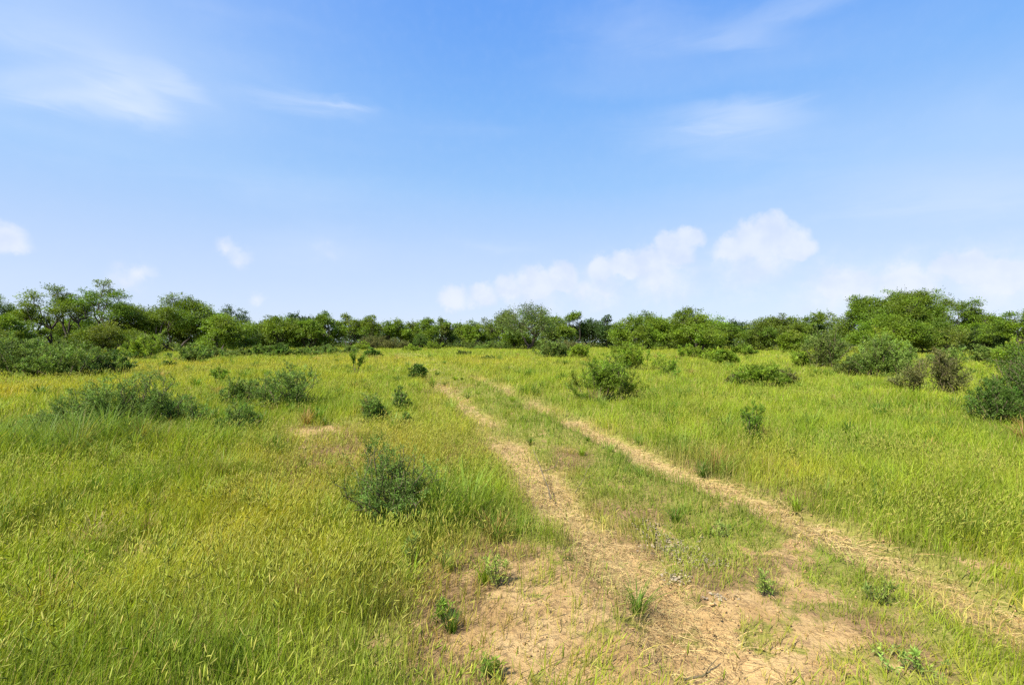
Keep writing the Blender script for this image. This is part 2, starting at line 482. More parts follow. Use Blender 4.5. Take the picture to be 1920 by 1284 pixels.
# ------------------------------------------------------------------ plants: branches and leaves
class Tubes:
    def __init__(self, sides=5):
        self.s, self.V, self.F, self.n = sides, [], [], 0

    def add(self, pts, radii):
        pts = np.asarray(pts, float)
        k, s = len(pts), self.s
        t = np.gradient(pts, axis=0)
        t /= np.linalg.norm(t, axis=1)[:, None] + 1e-9
        ref = np.where(np.abs(t[:, 2:3]) > 0.9, np.array([[1., 0, 0]]), np.array([[0, 0, 1.]]))
        u = np.cross(t, ref); u /= np.linalg.norm(u, axis=1)[:, None] + 1e-9
        v = np.cross(t, u)
        a = np.linspace(0, 2 * np.pi, s, endpoint=False)
        ring = pts[:, None, :] + np.asarray(radii)[:, None, None] * (np.cos(a)[None, :, None] * u[:, None, :] + np.sin(a)[None, :, None] * v[:, None, :])
        self.V.append(ring.reshape(-1, 3))
        i, j = np.meshgrid(np.arange(k - 1), np.arange(s), indexing='ij')
        j2 = (j + 1) % s
        self.F.append(self.n + np.stack([i * s + j, i * s + j2, (i + 1) * s + j2, (i + 1) * s + j], -1).reshape(-1, 4))
        self.n += k * s

    def build(self, name, mat, parent):
        return mesh_np(name, np.vstack(self.V), [np.vstack(self.F)], mat, parent, smooth_shade=True)


def curve(rng, a, b, bend, n=6, wob=0.04):
    a, b = np.asarray(a, float), np.asarray(b, float)
    L = np.linalg.norm(b - a)
    t = np.linspace(0, 1, n)[:, None]
    mid = (a + b) / 2 + np.asarray(bend) * L
    p = (1 - t) ** 2 * a + 2 * t * (1 - t) * mid + t ** 2 * b
    p[1:-1] += rng.normal(0, wob * L, (n - 2, 3))
    return p


def leaves(rng, P, D, L, W, cols, up=0.6, out=None):
    """One narrow folded leaf per point P, pointing along D."""
    n = len(P)
    D = D / (np.linalg.norm(D, axis=1)[:, None] + 1e-9)
    N = rng.normal(0, 1, (n, 3)); N[:, 2] = np.abs(N[:, 2]) + up
    if out is not None:                       # leaves of a spray share its outward tilt
        N = out + rng.normal(0, 0.38, (n, 3))
    S = np.cross(D, N); S /= np.linalg.norm(S, axis=1)[:, None] + 1e-9
    L, W = L[:, None], W[:, None]
    V = np.stack([P, P + D * L * 0.45 + S * W * 0.5, P + D * L, P + D * L * 0.45 - S * W * 0.5], 1).reshape(-1, 3)
    F = np.arange(4 * n).reshape(n, 4)
    C = np.repeat(cols, 4, axis=0)
    return V, F, C


TREE = {   # colour, crown bottom, leaf density, lobe flatness, stems, openness of lobes
    'mesquite': dict(col=(0.102, 0.160, 0.010), cb=0.08, dens=1.02, flat=0.66, ns=4, lob=13),
    'lime':     dict(col=(0.114, 0.176, 0.011), cb=0.04, dens=1.0, flat=0.75, ns=4, lob=13),
    'dark':     dict(col=(0.042, 0.078, 0.014), cb=0.06, dens=1.2, flat=0.90, ns=3, lob=12),
    'open':     dict(col=(0.104, 0.158, 0.010), cb=0.34, dens=0.66, flat=0.50, ns=4, lob=9),
    'sparse':   dict(col=(0.088, 0.132, 0.024), cb=0.24, dens=0.36, flat=0.80, ns=4, lob=14),
    'olive':    dict(col=(0.094, 0.136, 0.013), cb=0.06, dens=1.05, flat=0.80, ns=4, lob=12),
}


def make_tree(rng, name, label, x, d, top, w_px, kind, group):
    p = TREE[kind]
    X, Y = (x - PX0) / FPX * d, d
    gz = float(ground_z(X, Y))
    H = EYE + (PY0 - top) / FPX * d - gz
    W = w_px / FPX * d * 1.12
    root = thing(name, label, 'tree', (X, Y, gz), group)
    s = H / 5.0
    cb = p['cb'] * H
    lobes = []
    nl_ = p['lob'] + 4 + int(rng.integers(0, 4))
    for i in range(nl_):
        a = rng.uniform(0, 2 * np.pi)
        rl = W * rng.uniform(0.10, 0.19)
        rz = min(rl * p['flat'] * 1.3, 0.24 * H)
        if i == 0 or i % 2:
            r = W / 2 * (0.55 if i in (1, 3) else 0.78) * math.sqrt(rng.random()) if i else W * 0.08
            z = H * (1 - 0.52 * (r / (W / 2)) ** 2) * (1.0 if not i else rng.uniform(0.92, 1.06) if i in (1, 3, 5) else rng.uniform(0.76, 1.0)) - rz * 0.95
        else:
            r = W / 2 * rng.uniform(0.45, 0.92)
            z = cb + rz * 0.8 + rng.random() * 0.45 * (H - cb)
        lobes.append((np.array([r * math.cos(a), r * math.sin(a), max(z, cb + rz * 0.6)]), rl, rz))
    tb = Tubes(6)
    nst = p['ns'] + int(rng.integers(-1, 2))
    forks = []
    for k in range(max(2, nst)):
        a = 2 * np.pi * (k + rng.random() * .7) / nst
        sp = rng.uniform(0.10, 0.24) * W
        f = np.array([sp * math.cos(a), sp * math.sin(a), H * rng.uniform(0.24, 0.42)])
        st = np.array([0.10 * s * math.cos(a), 0.10 * s * math.sin(a), -0.08])
        r0 = (0.092 if kind == 'open' else 0.115) * s * rng.uniform(0.75, 1.2)
        tb.add(curve(rng, st, f, (0, 0, 0.06), 6, 0.05), np.linspace(r0, r0 * 0.62, 6))
        forks.append((f, r0 * 0.60))
    P, D, C, LS, O = [], [], [], [], []
    base = np.array(p['col'])
    lsz = max(0.10, 0.0025 * d)
    for c, rl, rz in lobes:
        f, r0 = min(forks, key=lambda q: np.linalg.norm((q[0] - c) * (1, 1, .5)) + rng.uniform(0, .3) * W)
        tb.add(curve(rng, f, c, (rng.normal(0, .08), rng.normal(0, .08), 0.10), 6, 0.035), np.linspace(r0, r0 * 0.35, 6))
        lt = rng.uniform(0.82, 1.2) * base * (1 + rng.normal(0, 0.05, 3))
        m = int(15 + rng.integers(0, 5))
        for k in range(m):
            v = rng.normal(0, 1, 3); v[2] = v[2] * 0.8 + 0.25
            v /= np.linalg.norm(v)
            q = c + v * np.array([rl, rl, rz]) * rng.uniform(0.55, 1.08)
            if k < 6:
                tb.add(curve(rng, c, q, (0, 0, .08), 4, 0.05), np.linspace(r0 * 0.33, r0 * 0.10, 4))
            rc = rl * rng.uniform(0.24, 0.44)
            nl = int(p['dens'] * 6.2 * (rc / lsz) ** 2 * 2.0) + 6
            off = rng.normal(0, 1, (nl, 3)) * np.array([rc, rc, rc * 0.6]) * 0.62
            P.append(q + off)
            dr = off + v * rc * 0.8 + rng.normal(0, rc * .5, (nl, 3)); dr[:, 2] -= rc * 0.15
            D.append(dr)
            O.append(0.7 * off / rc + 0.8 * v + (0, 0, 0.45))
            C.append(np.clip(lt * rng.uniform(0.75, 1.28) * (1 + rng.normal(0, 0.16, (nl, 1))) * (1 + rng.normal(0, 0.05, (nl, 3))), 0.002, 1))
            LS.append(rng.uniform(0.75, 1.35, nl) * lsz)
        # straggling shoots past the crown's edge
        for k in range(3):
            v = rng.normal(0, 1, 3); v[2] = abs(v[2]) + 0.3; v /= np.linalg.norm(v)
            q = c + v * np.array([rl, rl, rz]) * rng.uniform(1.1, 1.5)
            tb.add(curve(rng, c, q, (0, 0, .05), 4, 0.05), np.linspace(r0 * 0.25, r0 * 0.06, 4))
            nl = 10
            t = rng.uniform(0.55, 1.05, nl)[:, None]
            P.append(c + (q - c) * t + rng.normal(0, lsz * .6, (nl, 3)))
            D.append(v + rng.normal(0, .6, (nl, 3)))
            O.append(np.tile(v, (nl, 1)) + (0, 0, .3))
            C.append(np.clip(lt * rng.uniform(0.8, 1.2, (nl, 1)), 0.002, 1))
            LS.append(rng.uniform(0.7, 1.1, nl) * lsz)
    P, D, C, LS, O = np.vstack(P), np.vstack(D), np.vstack(C), np.concatenate(LS), np.vstack(O)
    ok = P[:, 2] > 0.05
    P, D, C, LS, O = P[ok], D[ok], C[ok], LS[ok], O[ok]
    zs = H / max(np.percentile(P[:, 2], 99.7), 0.1)          # bring the crown to the tree's true height
    P[:, 2] *= zs
    V, F, Cc = leaves(rng, P, D, LS, LS * 0.55, C, out=O)
    tv = [np.column_stack([q[:, 0], q[:, 1], q[:, 2] * zs]) for q in tb.V]
    tb.V = tv
    tb.build('trunk', M_BARK, root)
    mesh_np('crown', V, [F], M_LEAF, root, Cc)
    return root


SHRUB = {   # leaf colour, stem count, twigs per stem, leaves per twig, leaf slimness, how upright, bare share at the foot
    'grey':    dict(col=(0.122, 0.186, 0.032), n=38, tw=7, lf=18, slim=0.42, up=0.75, bare=0.08),
    'dark':    dict(col=(0.070, 0.126, 0.018), n=38, tw=7, lf=19, slim=0.44, up=0.75, bare=0.06),
    'blue':    dict(col=(0.106, 0.172, 0.030), n=36, tw=7, lf=18, slim=0.34, up=0.95, bare=0.08),
    'lime':    dict(col=(0.150, 0.220, 0.016), n=28, tw=7, lf=19, slim=0.36, up=0.60, bare=0.18),
    'olive':   dict(col=(0.104, 0.148, 0.028), n=36, tw=7, lf=16, slim=0.42, up=0.75, bare=0.10),
    'brown':   dict(col=(0.112, 0.122, 0.034), n=40, tw=8, lf=13, slim=0.42, up=0.75, bare=0.20),
    'bush':    dict(col=(0.130, 0.200, 0.016), n=26, tw=11, lf=24, slim=0.28, up=0.62, bare=0.42),
    'sapling': dict(col=(0.120, 0.190, 0.018), n=6, tw=12, lf=18, slim=0.32, up=1.3, bare=0.45),
    'feather': dict(col=(0.160, 0.235, 0.030), n=10, tw=7, lf=12, slim=0.22, up=1.5, bare=0.10),
    'plume':   dict(col=(0.100, 0.178, 0.016), n=12, tw=14, lf=26, slim=0.24, up=1.5, bare=0.05),
    'forb':    dict(col=(0.185, 0.255, 0.050), n=10, tw=6, lf=12, slim=0.22, up=1.3, bare=0.0),
}


NEAR = []       # where shrubs stand: grass under them and on their camera side is shortened


def camera_side(x, y):  # falloff shifted toward the camera, shortens grass in front of shrubs
    v = np.zeros(len(x))
    for X, Y, W in NEAR:
        k = np.abs(x - X) < 2 * W
        v[k] = np.maximum(v[k], np.exp(-((x[k] - X) / (0.55 * W)) ** 2 - ((y[k] - Y + 0.30 * W + 0.12) / (0.55 * W + 0.15)) ** 2))
    return v


def make_shrub(rng, name, label, x, base, top, w_px, kind, group, cat='shrub', dens=1.0):
    p = SHRUB[kind]
    X, Y = pixel_to_ground(x, base)
    gz = float(ground_z(X, Y))
    NEAR.append((X, Y, w_px / FPX * Y))
    H = (base - top) / FPX * Y * 1.12
    W = w_px / FPX * Y * (1.28 if cat in ('shrub', 'bush') else 1.05)
    root = thing(name, label, cat, (X, Y, gz), group)
    tb = Tubes(4)
    P, D, C, LS = [], [], [], []
    col = np.array(p['col'])
    ll = max(0.020, min(0.0034 * Y, 0.10)) * (1.25 if p['slim'] < 0.3 else 1.0)
    big = W * H
    cnt = dens * np.clip(0.55 + 0.75 * math.sqrt(big) / max(ll * 14, .2), 0.7, 2.6)
    ns = int(p['n'] * (0.7 + 0.3 * cnt)) if kind not in ('sapling', 'feather', 'forb', 'plume') else p['n']
    # the shrub is several clumps of stems of unequal height
    nc = 1 if kind in ('sapling', 'feather', 'forb', 'plume') else int(rng.integers(3, 6)) + int(W / H > 1.8) * 2
    cl = []
    for k in range(nc):
        cl.append((rng.uniform(-0.34, 0.34) * W * (nc > 1), rng.uniform(-0.24, 0.24) * W * (nc > 1), rng.uniform(0.62, 1.0) if k else 1.0, rng.uniform(0.8, 1.25)))
    for i in range(ns):
        cx, cy, ch, ct = cl[int(rng.integers(0, nc))]
        a = rng.uniform(0, 2 * np.pi)
        u = math.sqrt(rng.random())
        rad = W * (0.30 if nc > 1 else 0.48) * u
        e = np.array([cx + rad * math.cos(a), cy + rad * math.sin(a), 0.0])
        q = min(1.0, math.hypot(e[0], e[1]) / (W / 2))
        e[2] = H * ch * math.sqrt(max(0.06, 1 - 0.85 * q * q)) * rng.uniform(0.72, 1.04)
        b = np.array([cx * 0.75 + rng.normal(0, .05) * W, cy * 0.75 + rng.normal(0, .05) * W, -0.04])
        pts = curve(rng, b, e, (0, 0, 0.16 * p['up'] - 0.10), 7, 0.025)
        r0 = (0.0035 if kind in ('forb', 'feather') else 0.007) * (0.6 + H) * rng.uniform(.7, 1.2)
        tb.add(pts, np.linspace(r0, r0 * 0.3, 7))
        sc = ct * rng.uniform(0.82, 1.2) * (1 + rng.normal(0, 0.05, 3))
        for k in range(p['tw']):
            t = rng.uniform(p['bare'], 1.0)
            o = np.array([np.interp(t * 6, np.arange(7), pts[:, c]) for c in range(3)])
            dirn = rng.normal(0, 1, 3); dirn[2] = abs(dirn[2]) * 0.6 + 0.5 * p['up']
            dirn /= np.linalg.norm(dirn)
            tl = min(H, W) * rng.uniform(0.14, 0.30) * (1.2 - 0.45 * t)
            if kind in ('sapling', 'bush', 'brown') or k < 2:
                tb.add(np.array([o, o + dirn * tl * .5 + (0, 0, .02 * tl), o + dirn * tl]), np.array([r0 * .35, r0 * .25, r0 * .12]))
            nl = max(4, int(p['lf'] * cnt * rng.uniform(.7, 1.3)))
            tt = rng.random(nl)[:, None]
            P.append(o + dirn * tl * tt + rng.normal(0, 0.10 * tl, (nl, 3)))
            D.append(dirn * 0.8 + rng.normal(0, 0.6, (nl, 3)))
            C.append(np.clip(col * sc * rng.uniform(0.8, 1.22) * (1 + rng.normal(0, 0.16, (nl, 1))), 0.002, 1))
            LS.append(rng.uniform(0.7, 1.3, nl) * ll)
    P, D, C, LS = np.vstack(P), np.vstack(D), np.vstack(C), np.concatenate(LS)
    ok = P[:, 2] > 0.02
    P, D, C, LS = P[ok], D[ok], C[ok], LS[ok]
    V, F, Cc = leaves(rng, P, D, LS, LS * p['slim'], C, 0.4)
    tb.build('stems', M_TWIG, root)
    mesh_np('foliage', V, [F], M_SHRUB, root, Cc)
    return root


#        x,   d, top, width, kind, label
TREES = [
    (-40, 46, 548, 130, 'mesquite', "dark green tree cut off by the left edge of the photo"),
    (5, 40, 592, 90, 'lime', "low lime green tree in front of the taller trees at the left edge"),
    (50, 46, 570, 62, 'open', "small open tree with three bare black trunks near the left edge"),
    (98, 49, 535, 96, 'open', "tall airy tree with a slim dark trunk standing against the sky at left"),
    (182, 49, 526, 112, 'open', "tallest tree at left, its ragged top rising above its neighbours"),
    (150, 53, 592, 110, 'mesquite', "dense tree filling the gap beneath the two tall airy trees at left"),
    (242, 52, 570, 100, 'mesquite', "rounded tree right of the tallest tree at left"),
    (205, 45, 606, 120, 'olive', "low dark tree with brown lower branches under the tallest left tree"),
    (330, 51, 554, 135, 'open', "spreading tree with a forked dark trunk and sky showing through its top"),
    (300, 54, 580, 110, 'mesquite', "bushy tree behind the small lime tree in the left field"),
    (385, 53, 574, 96, 'mesquite', "mid green tree right of the spreading forked tree"),
    (432, 66, 577, 90, 'dark', "rounded dark tree peeping over the end of the left tree group"),
    (412, 49, 592, 86, 'lime', "lime green tree with dark brushwood at its foot at the right of the left group"),
    (453, 56, 602, 56, 'lime', "small bright tree ending the left tree group before the sky gap"),
    (488, 72, 608, 60, 'mesquite', "low tree in the sky gap between the left group and the middle row"),
    (522, 70, 594, 80, 'lime', "broad rounded light green tree just right of the sky gap"),
    (562, 80, 590, 78, 'dark', "dark topped tree behind the broad rounded light green tree"),
    (578, 71, 600, 54, 'mesquite', "short bushy tree between the broad rounded tree and the pointed one"),
    (612, 74, 585, 56, 'mesquite', "taller pointed tree in the middle row left of the airy pair"),
    (652, 78, 589, 52, 'open', "left tree of the airy pair with sky between its trunks"),
    (696, 77, 592, 58, 'open', "right tree of the airy pair with sky between its trunks"),
    (674, 84, 602, 60, 'dark', "dark tree glimpsed behind the airy pair"),
    (738, 78, 600, 60, 'mesquite', "plain mid green tree above the reddish brushwood"),
    (770, 84, 604, 50, 'olive', "small olive tree where the track reaches the woods"),
    (800, 80, 597, 50, 'mesquite', "bushy tree directly behind the far end of the track"),
    (830, 84, 597, 44, 'olive', "narrow tree just right of the far end of the track"),
    (862, 88, 607, 50, 'mesquite', "short tree in the lowest stretch of the middle row"),
    (888, 80, 602, 50, 'mesquite', "bushy tree left of the low dip before the bare topped tree"),
    (916, 88, 608, 44, 'dark', "small dark tree in the low dip left of the bare topped tree"),
    (948, 72, 584, 78, 'olive', "dense rounded tree leaning against the bare topped tree"),
    (990, 64, 571, 112, 'sparse', "bare topped grey tree with a thick forked trunk in mid picture"),
    (968, 68, 620, 62, 'lime', "low light green tree at the foot of the bare topped tree"),
    (1038, 72, 594, 70, 'mesquite', "mid green tree just right of the bare topped tree"),
    (1076, 78, 585, 46, 'open', "tall narrow tree with a pale sky gap beside its trunk"),
    (1106, 80, 599, 64, 'dark', "dark rounded tree left of the dark conical one"),
    (1138, 76, 592, 40, 'dark', "darkest conical tree in the middle of the row"),
    (1185, 60, 592, 80, 'lime', "bright broad tree right of the dark conical tree"),
    (1216, 63, 586, 80, 'lime', "taller bright tree behind the broad one right of the conical tree"),
    (1256, 72, 596, 50, 'mesquite', "slim tree in the dip between two bright broad trees"),
    (1292, 63, 580, 100, 'mesquite', "highest crown of the right middle row with a loose ragged top"),
    (1312, 50, 608, 96, 'lime', "bright lime tree standing in front of the highest crown of the right middle row"),
    (1345, 66, 602, 70, 'mesquite', "mid green tree right of the bright lime tree"),
    (1380, 80, 601, 60, 'dark', "bluish dark far tree seen over the dip at right"),
    (1422, 57, 604, 70, 'olive', "olive tree with a black hollow under its branches"),
    (1458, 60, 592, 100, 'olive', "wide flat topped olive tree left of the big right hand group"),
    (1490, 48, 620, 62, 'lime', "low lime tree under the wide flat topped olive tree"),
    (1540, 60, 587, 84, 'mesquite', "tree stepping down from the left shoulder of the big right hand group"),
    (1630, 50, 556, 130, 'mesquite', "left crown of the big right hand group with a bent dark trunk"),
    (1698, 49, 546, 130, 'mesquite', "topmost crown of the big right hand group"),
    (1665, 45, 592, 120, 'lime', "lower front crown of the big right hand group"),
    (1780, 51, 562, 130, 'mesquite', "right crown of the big right hand group"),
    (1832, 50, 577, 76, 'mesquite', "outermost crown on the right slope of the big right hand group"),
    (1742, 44, 604, 110, 'olive', "shadowy low tree beneath the right crown of the big group"),
    (1850, 46, 612, 80, 'dark', "dark low tree closing the gap right of the big group"),
    (1925, 42, 582, 100, 'mesquite', "tree cut off by the right edge of the photo"),
]

#   x, base, top, width, kind, name, category, label
SHRUBS = [
    (15, 708, 630, 160, 'grey', 'shrub', 'shrub', "large grey green shrub at the left edge of the meadow"),
    (88, 704, 634, 120, 'grey', 'shrub', 'shrub', "tallest shrub of the grey green row at left"),
    (150, 706, 648, 130, 'grey', 'shrub', 'shrub', "middle shrub of the grey green row at left"),
    (212, 702, 656, 100, 'dark', 'shrub', 'shrub', "dark shrub ending the grey green row at left"),
    (296, 672, 622, 104, 'lime', 'small_tree', 'tree', "small lime green tree with a thin trunk alone in the left field"),
    (255, 668, 645, 50, 'grey', 'shrub', 'shrub', "low shrub just left of the small lime tree"),
    (357, 680, 646, 76, 'grey', 'shrub', 'shrub', "rounded grey shrub right of the small lime tree"),
    (318, 688, 676, 18, 'dark', 'shrub', 'shrub', "tiny dark tuft in front of the small lime tree"),
    (414, 670, 650, 56, 'olive', 'shrub', 'shrub', "low olive shrub under the right end of the left woods"),
    (452, 668, 654, 34, 'olive', 'shrub', 'shrub', "small olive shrub beside the sky gap"),
    (522, 668, 643, 44, 'dark', 'shrub', 'shrub', "dark upright shrub below the broad rounded tree"),
    (490, 668, 650, 34, 'grey', 'shrub', 'shrub', "pale low shrub left of the dark upright shrub"),
    (573, 668, 650, 44, 'grey', 'shrub', 'shrub', "grey low shrub right of the dark upright shrub"),
    (608, 664, 646, 48, 'grey', 'shrub', 'shrub', "grey green shrub below the pointed tree"),
    (646, 663, 647, 46, 'olive', 'shrub', 'shrub', "flat olive shrub below the airy pair of trees"),
    (678, 657, 638, 26, 'lime', 'shrub', 'shrub', "small bright yellow green shrub before the reddish brushwood"),
    (698, 671, 655, 28, 'dark', 'shrub', 'shrub', "lone round dark shrub out in the far meadow"),
    (668, 703, 654, 30, 'sapling', 'sapling', 'sapling', "thin wispy sapling standing in open grass left of the track"),
    (705, 654, 626, 56, 'brown', 'shrub', 'shrub', "reddish brown brushwood at the wood's edge"),
    (745, 654, 634, 56, 'brown', 'shrub', 'shrub', "low brownish brushwood right of the reddish one"),
    (772, 659, 646, 30, 'lime', 'shrub', 'shrub', "low green shrub left of the track's far end"),
    (788, 654, 624, 24, 'mesq', 'shrub', 'shrub', "upright shrub at the track's far end"),
    (815, 655, 640, 40, 'lime', 'shrub', 'shrub', "yellow green mound just right of the track's far end"),
    (785, 709, 682, 30, 'dark', 'shrub', 'shrub', "little dark shrub leaning beside the left rut"),
    (870, 666, 657, 24, 'olive', 'shrub', 'shrub', "flat dark tuft in the far meadow left of the bare topped tree"),
    (916, 675, 668, 20, 'olive', 'shrub', 'shrub', "tiny round tuft in the far meadow right of the ruts"),
    (930, 655, 638, 60, 'grey', 'shrub', 'shrub', "pale grey brushwood left of the bare topped tree"),
    (880, 654, 640, 60, 'olive', 'shrub', 'shrub', "low grey olive brushwood under the short trees in mid picture"),
    (1036, 672, 636, 56, 'olive', 'shrub', 'shrub', "grey olive shrub right of the forked trunk"),
    (1066, 664, 640, 40, 'brown', 'shrub', 'shrub', "brownish shrub partly hidden behind the grey olive one"),
    (1094, 673, 645, 44, 'lime', 'shrub', 'shrub', "bright lime shrub right of the grey olive shrub"),
    (1155, 668, 641, 48, 'lime', 'shrub', 'shrub', "lime shrub below the dark conical tree"),
    (1196, 694, 648, 84, 'lime', 'shrub', 'shrub', "broad lime shrub behind the lone dark bush by the track"),
    (1132, 752, 674, 100, 'bush', 'bush', 'bush', "lone bush with bare forked stems right of the track"),
    (1260, 714, 680, 36, 'sapling', 'sapling', 'sapling', "sparse sapling right of the lone bush"),
    (1290, 672, 644, 50, 'lime', 'shrub', 'shrub', "round lime shrub below the bright lime tree"),
    (1340, 676, 650, 50, 'lime', 'shrub', 'shrub', "second lime shrub right of the round one"),
    (1360, 683, 655, 38, 'bush', 'shrub', 'shrub', "darker shrub in front of the lime shrubs"),
    (1395, 668, 648, 40, 'bush', 'shrub', 'shrub', "low shrub beside the black hollow under the olive tree"),
    (1426, 726, 682, 86, 'bush', 'shrub', 'shrub', "spreading green shrub in open grass at right"),
    (1384, 722, 698, 28, 'brown', 'shrub', 'shrub', "dead twiggy shrub left of the spreading green shrub"),
    (1478, 724, 692, 34, 'brown', 'shrub', 'shrub', "dead twiggy shrub right of the spreading green shrub"),
    (1542, 690, 618, 92, 'olive', 'shrub', 'shrub', "tall olive shrub before the left shoulder of the right trees"),
    (1490, 688, 652, 44, 'lime', 'shrub', 'shrub', "light green shrub left of the tall olive shrub"),
    (1636, 690, 618, 84, 'lime', 'shrub', 'shrub', "bright topped shrub behind the big grey green shrub"),
    (1668, 708, 632, 104, 'grey', 'shrub', 'shrub', "big grey green shrub before the right hand trees"),
    (1605, 704, 668, 60, 'olive', 'shrub', 'shrub', "olive shrub against the left of the big grey green shrub"),
    (1752, 738, 664, 84, 'brown', 'shrub', 'shrub', "half dead brown shrub in front of the big grey green shrub"),
    (1790, 684, 650, 60, 'grey', 'shrub', 'shrub', "low grey shrub under the right crown of the big group"),
    (1850, 680, 650, 60, 'olive', 'shrub', 'shrub', "olive low shrub below the dark low tree at right"),
    (1905, 700, 636, 70, 'lime', 'shrub', 'shrub', "yellow green shrub behind the dark bush at the right edge"),
    (1930, 786, 650, 170, 'dark', 'bush', 'bush', "broad dark bush behind the tall one half cut by the right edge"),
    (1922, 776, 650, 90, 'dark', 'bush', 'bush', "tall dark bush half cut by the right edge of the photo"),
    (1884, 792, 712, 100, 'dark', 'bush', 'bush', "low dark bush at the foot of the tall right edge bush"),
    (1410, 832, 758, 50, 'plume', 'sapling', 'sapling', "feathery green sapling alone in the right hand grass"),
    (245, 800, 702, 150, 'blue', 'bush', 'bush', "tall dark bush rising from long grass at left"),
    (165, 806, 728, 130, 'blue', 'bush', 'bush', "left neighbour of the tall dark bush, mixed with pale stalks"),
    (322, 800, 738, 120, 'blue', 'bush', 'bush', "lower right neighbour of the tall dark bush"),
    (550, 764, 692, 130, 'blue', 'bush', 'bush', "wide dark bush beyond the sandy spot left of the track"),
    (465, 764, 712, 90, 'grey', 'bush', 'bush', "greyish bush joined to the wide dark bush"),
    (449, 808, 760, 76, 'blue', 'bush', 'bush', "small dark bush nestled in the long green grass"),
    (412, 722, 684, 34, 'sapling', 'sapling', 'sapling', "thin pale sapling behind the greyish bush"),
    (694, 794, 744, 56, 'blue', 'weed_clump', 'weed', "clump of leafy grey weeds left of the bare patch in the track"),
    (752, 770, 726, 30, 'blue', 'weed_clump', 'weed', "pair of upright leafy weeds beside the left rut"),
    (765, 796, 772, 20, 'blue', 'weed_clump', 'weed', "small single weed below the pair of upright weeds"),
    (734, 978, 838, 180, 'blue', 'bush', 'bush', "dark green foreground bush standing in grass left of the track"),
    (832, 1163, 1130, 46, 'feather', 'weed', 'weed', "feathery green weed at the left border of the sand"),
    (775, 1062, 1006, 50, 'forb', 'weed', 'weed', "pale grey weed in the tall grass left of the sand"),
    (930, 1105, 1030, 44, 'forb', 'weed', 'weed', "tall green weed at the top of the sandy patch"),
    (925, 1272, 1238, 60, 'feather', 'weed', 'weed', "fluffy green weed at the bottom left of the sand"),
    (1432, 1124, 1080, 44, 'forb', 'weed', 'weed', "dark tuft on bare soil between the ruts"),
    (1650, 1135, 1090, 60, 'forb', 'weed', 'weed', "soft green weed at the left border of the right rut"),
    (1705, 1262, 1214, 120, 'forb', 'weed', 'weed', "low spreading weed near the bottom right corner"),
    (1350, 1006, 980, 44, 'forb', 'weed', 'weed', "low weed on the soil right of the pale litter"),
]
SHRUB['mesq'] = dict(SHRUB['lime'], col=(0.062, 0.115, 0.014))

rng = np.random.default_rng(11)
for i, (x, d, top, w, kind, label) in enumerate(TREES):
    make_tree(np.random.default_rng(1000 + i), 'bushy_tree', label, x, d, top, w, kind, 'trees along the edge of the meadow')
GROUPS = {'shrub': 'shrubs scattered over the meadow', 'bush': 'bushes in the near meadow', 'weed': 'leafy weeds by the track',
          'sapling': 'saplings in the meadow', 'tree': None}
for i, (x, base, top, w, kind, name, cat, label) in enumerate(SHRUBS):
    make_shrub(np.random.default_rng(5000 + i), name, label, x, base, top, w, kind, GROUPS[cat], cat)


# ------------------------------------------------------------------ brush at the foot of the trees, and the woods behind
def make_mass(name, label, cat, mat, seed, line, depth, hmin, hmax, step, leaf, col, per):
    rng = np.random.default_rng(seed)
    xs = np.array([q[0] for q in line], float); ds = np.array([q[1] for q in line], float)
    P, D, C, LS = [], [], [], []
    px = xs[0]
    col = np.array(col)
    while px < xs[-1]:
        d = np.interp(px, xs, ds) + rng.uniform(0, depth)
        X = (px - PX0) / FPX * d
        gz = float(ground_z(X, d))
        hn = float(vnoise(np.array([px * 0.02]), np.array([seed * 3.3]), 3)[0])
        h = hmin + (hmax - hmin) * hn * rng.uniform(0.7, 1.1)
        rad = rng.uniform(0.5, 1.0) * h * 0.6
        n = int(per * rng.uniform(.7, 1.3))
        v = rng.normal(0, 1, (n, 3)); v /= np.linalg.norm(v, axis=1)[:, None]
        q = v * rng.uniform(0.55, 1.0, (n, 1)) * np.array([rad, rad, h * 0.55])
        P.append(q + np.array([X, d, gz + h * 0.45]))
        D.append(v + rng.normal(0, .6, (n, 3)))
        tone = col * rng.uniform(0.7, 1.3) * (1 + rng.normal(0, .08, 3))
        C.append(np.clip(tone * rng.uniform(.7, 1.3, (n, 1)), .002, 1))
        LS.append(rng.uniform(.7, 1.3, n) * leaf)
        px += step * rng.uniform(.6, 1.4) * 60 / d
    P, D, C, LS = np.vstack(P), np.vstack(D), np.vstack(C), np.concatenate(LS)
    V, F, Cc = leaves(rng, P, D, LS, LS * .55, C, .4)
    o = mesh_np(name, V, [F], mat, None, Cc)
    stuff(o, label, cat)


make_mass('undergrowth', "dark tangled undergrowth filling the foot of the tree row", 'undergrowth', M_SHRUB, 3,
          [(-200, 53), (420, 56), (470, 74), (900, 80), (1150, 77), (1250, 68), (1420, 64), (1560, 58), (2150, 52)], 10, 0.8, 2.4, 9, 0.17, (0.060, 0.088, 0.014), 180)
make_mass('far_woods', "distant dark woods closing the view behind the tree row", 'woods', M_LEAF, 4,
          [(-300, 92), (2220, 92)], 22, 2.2, 4.4, 7, 0.32, (0.055, 0.098, 0.012), 220)


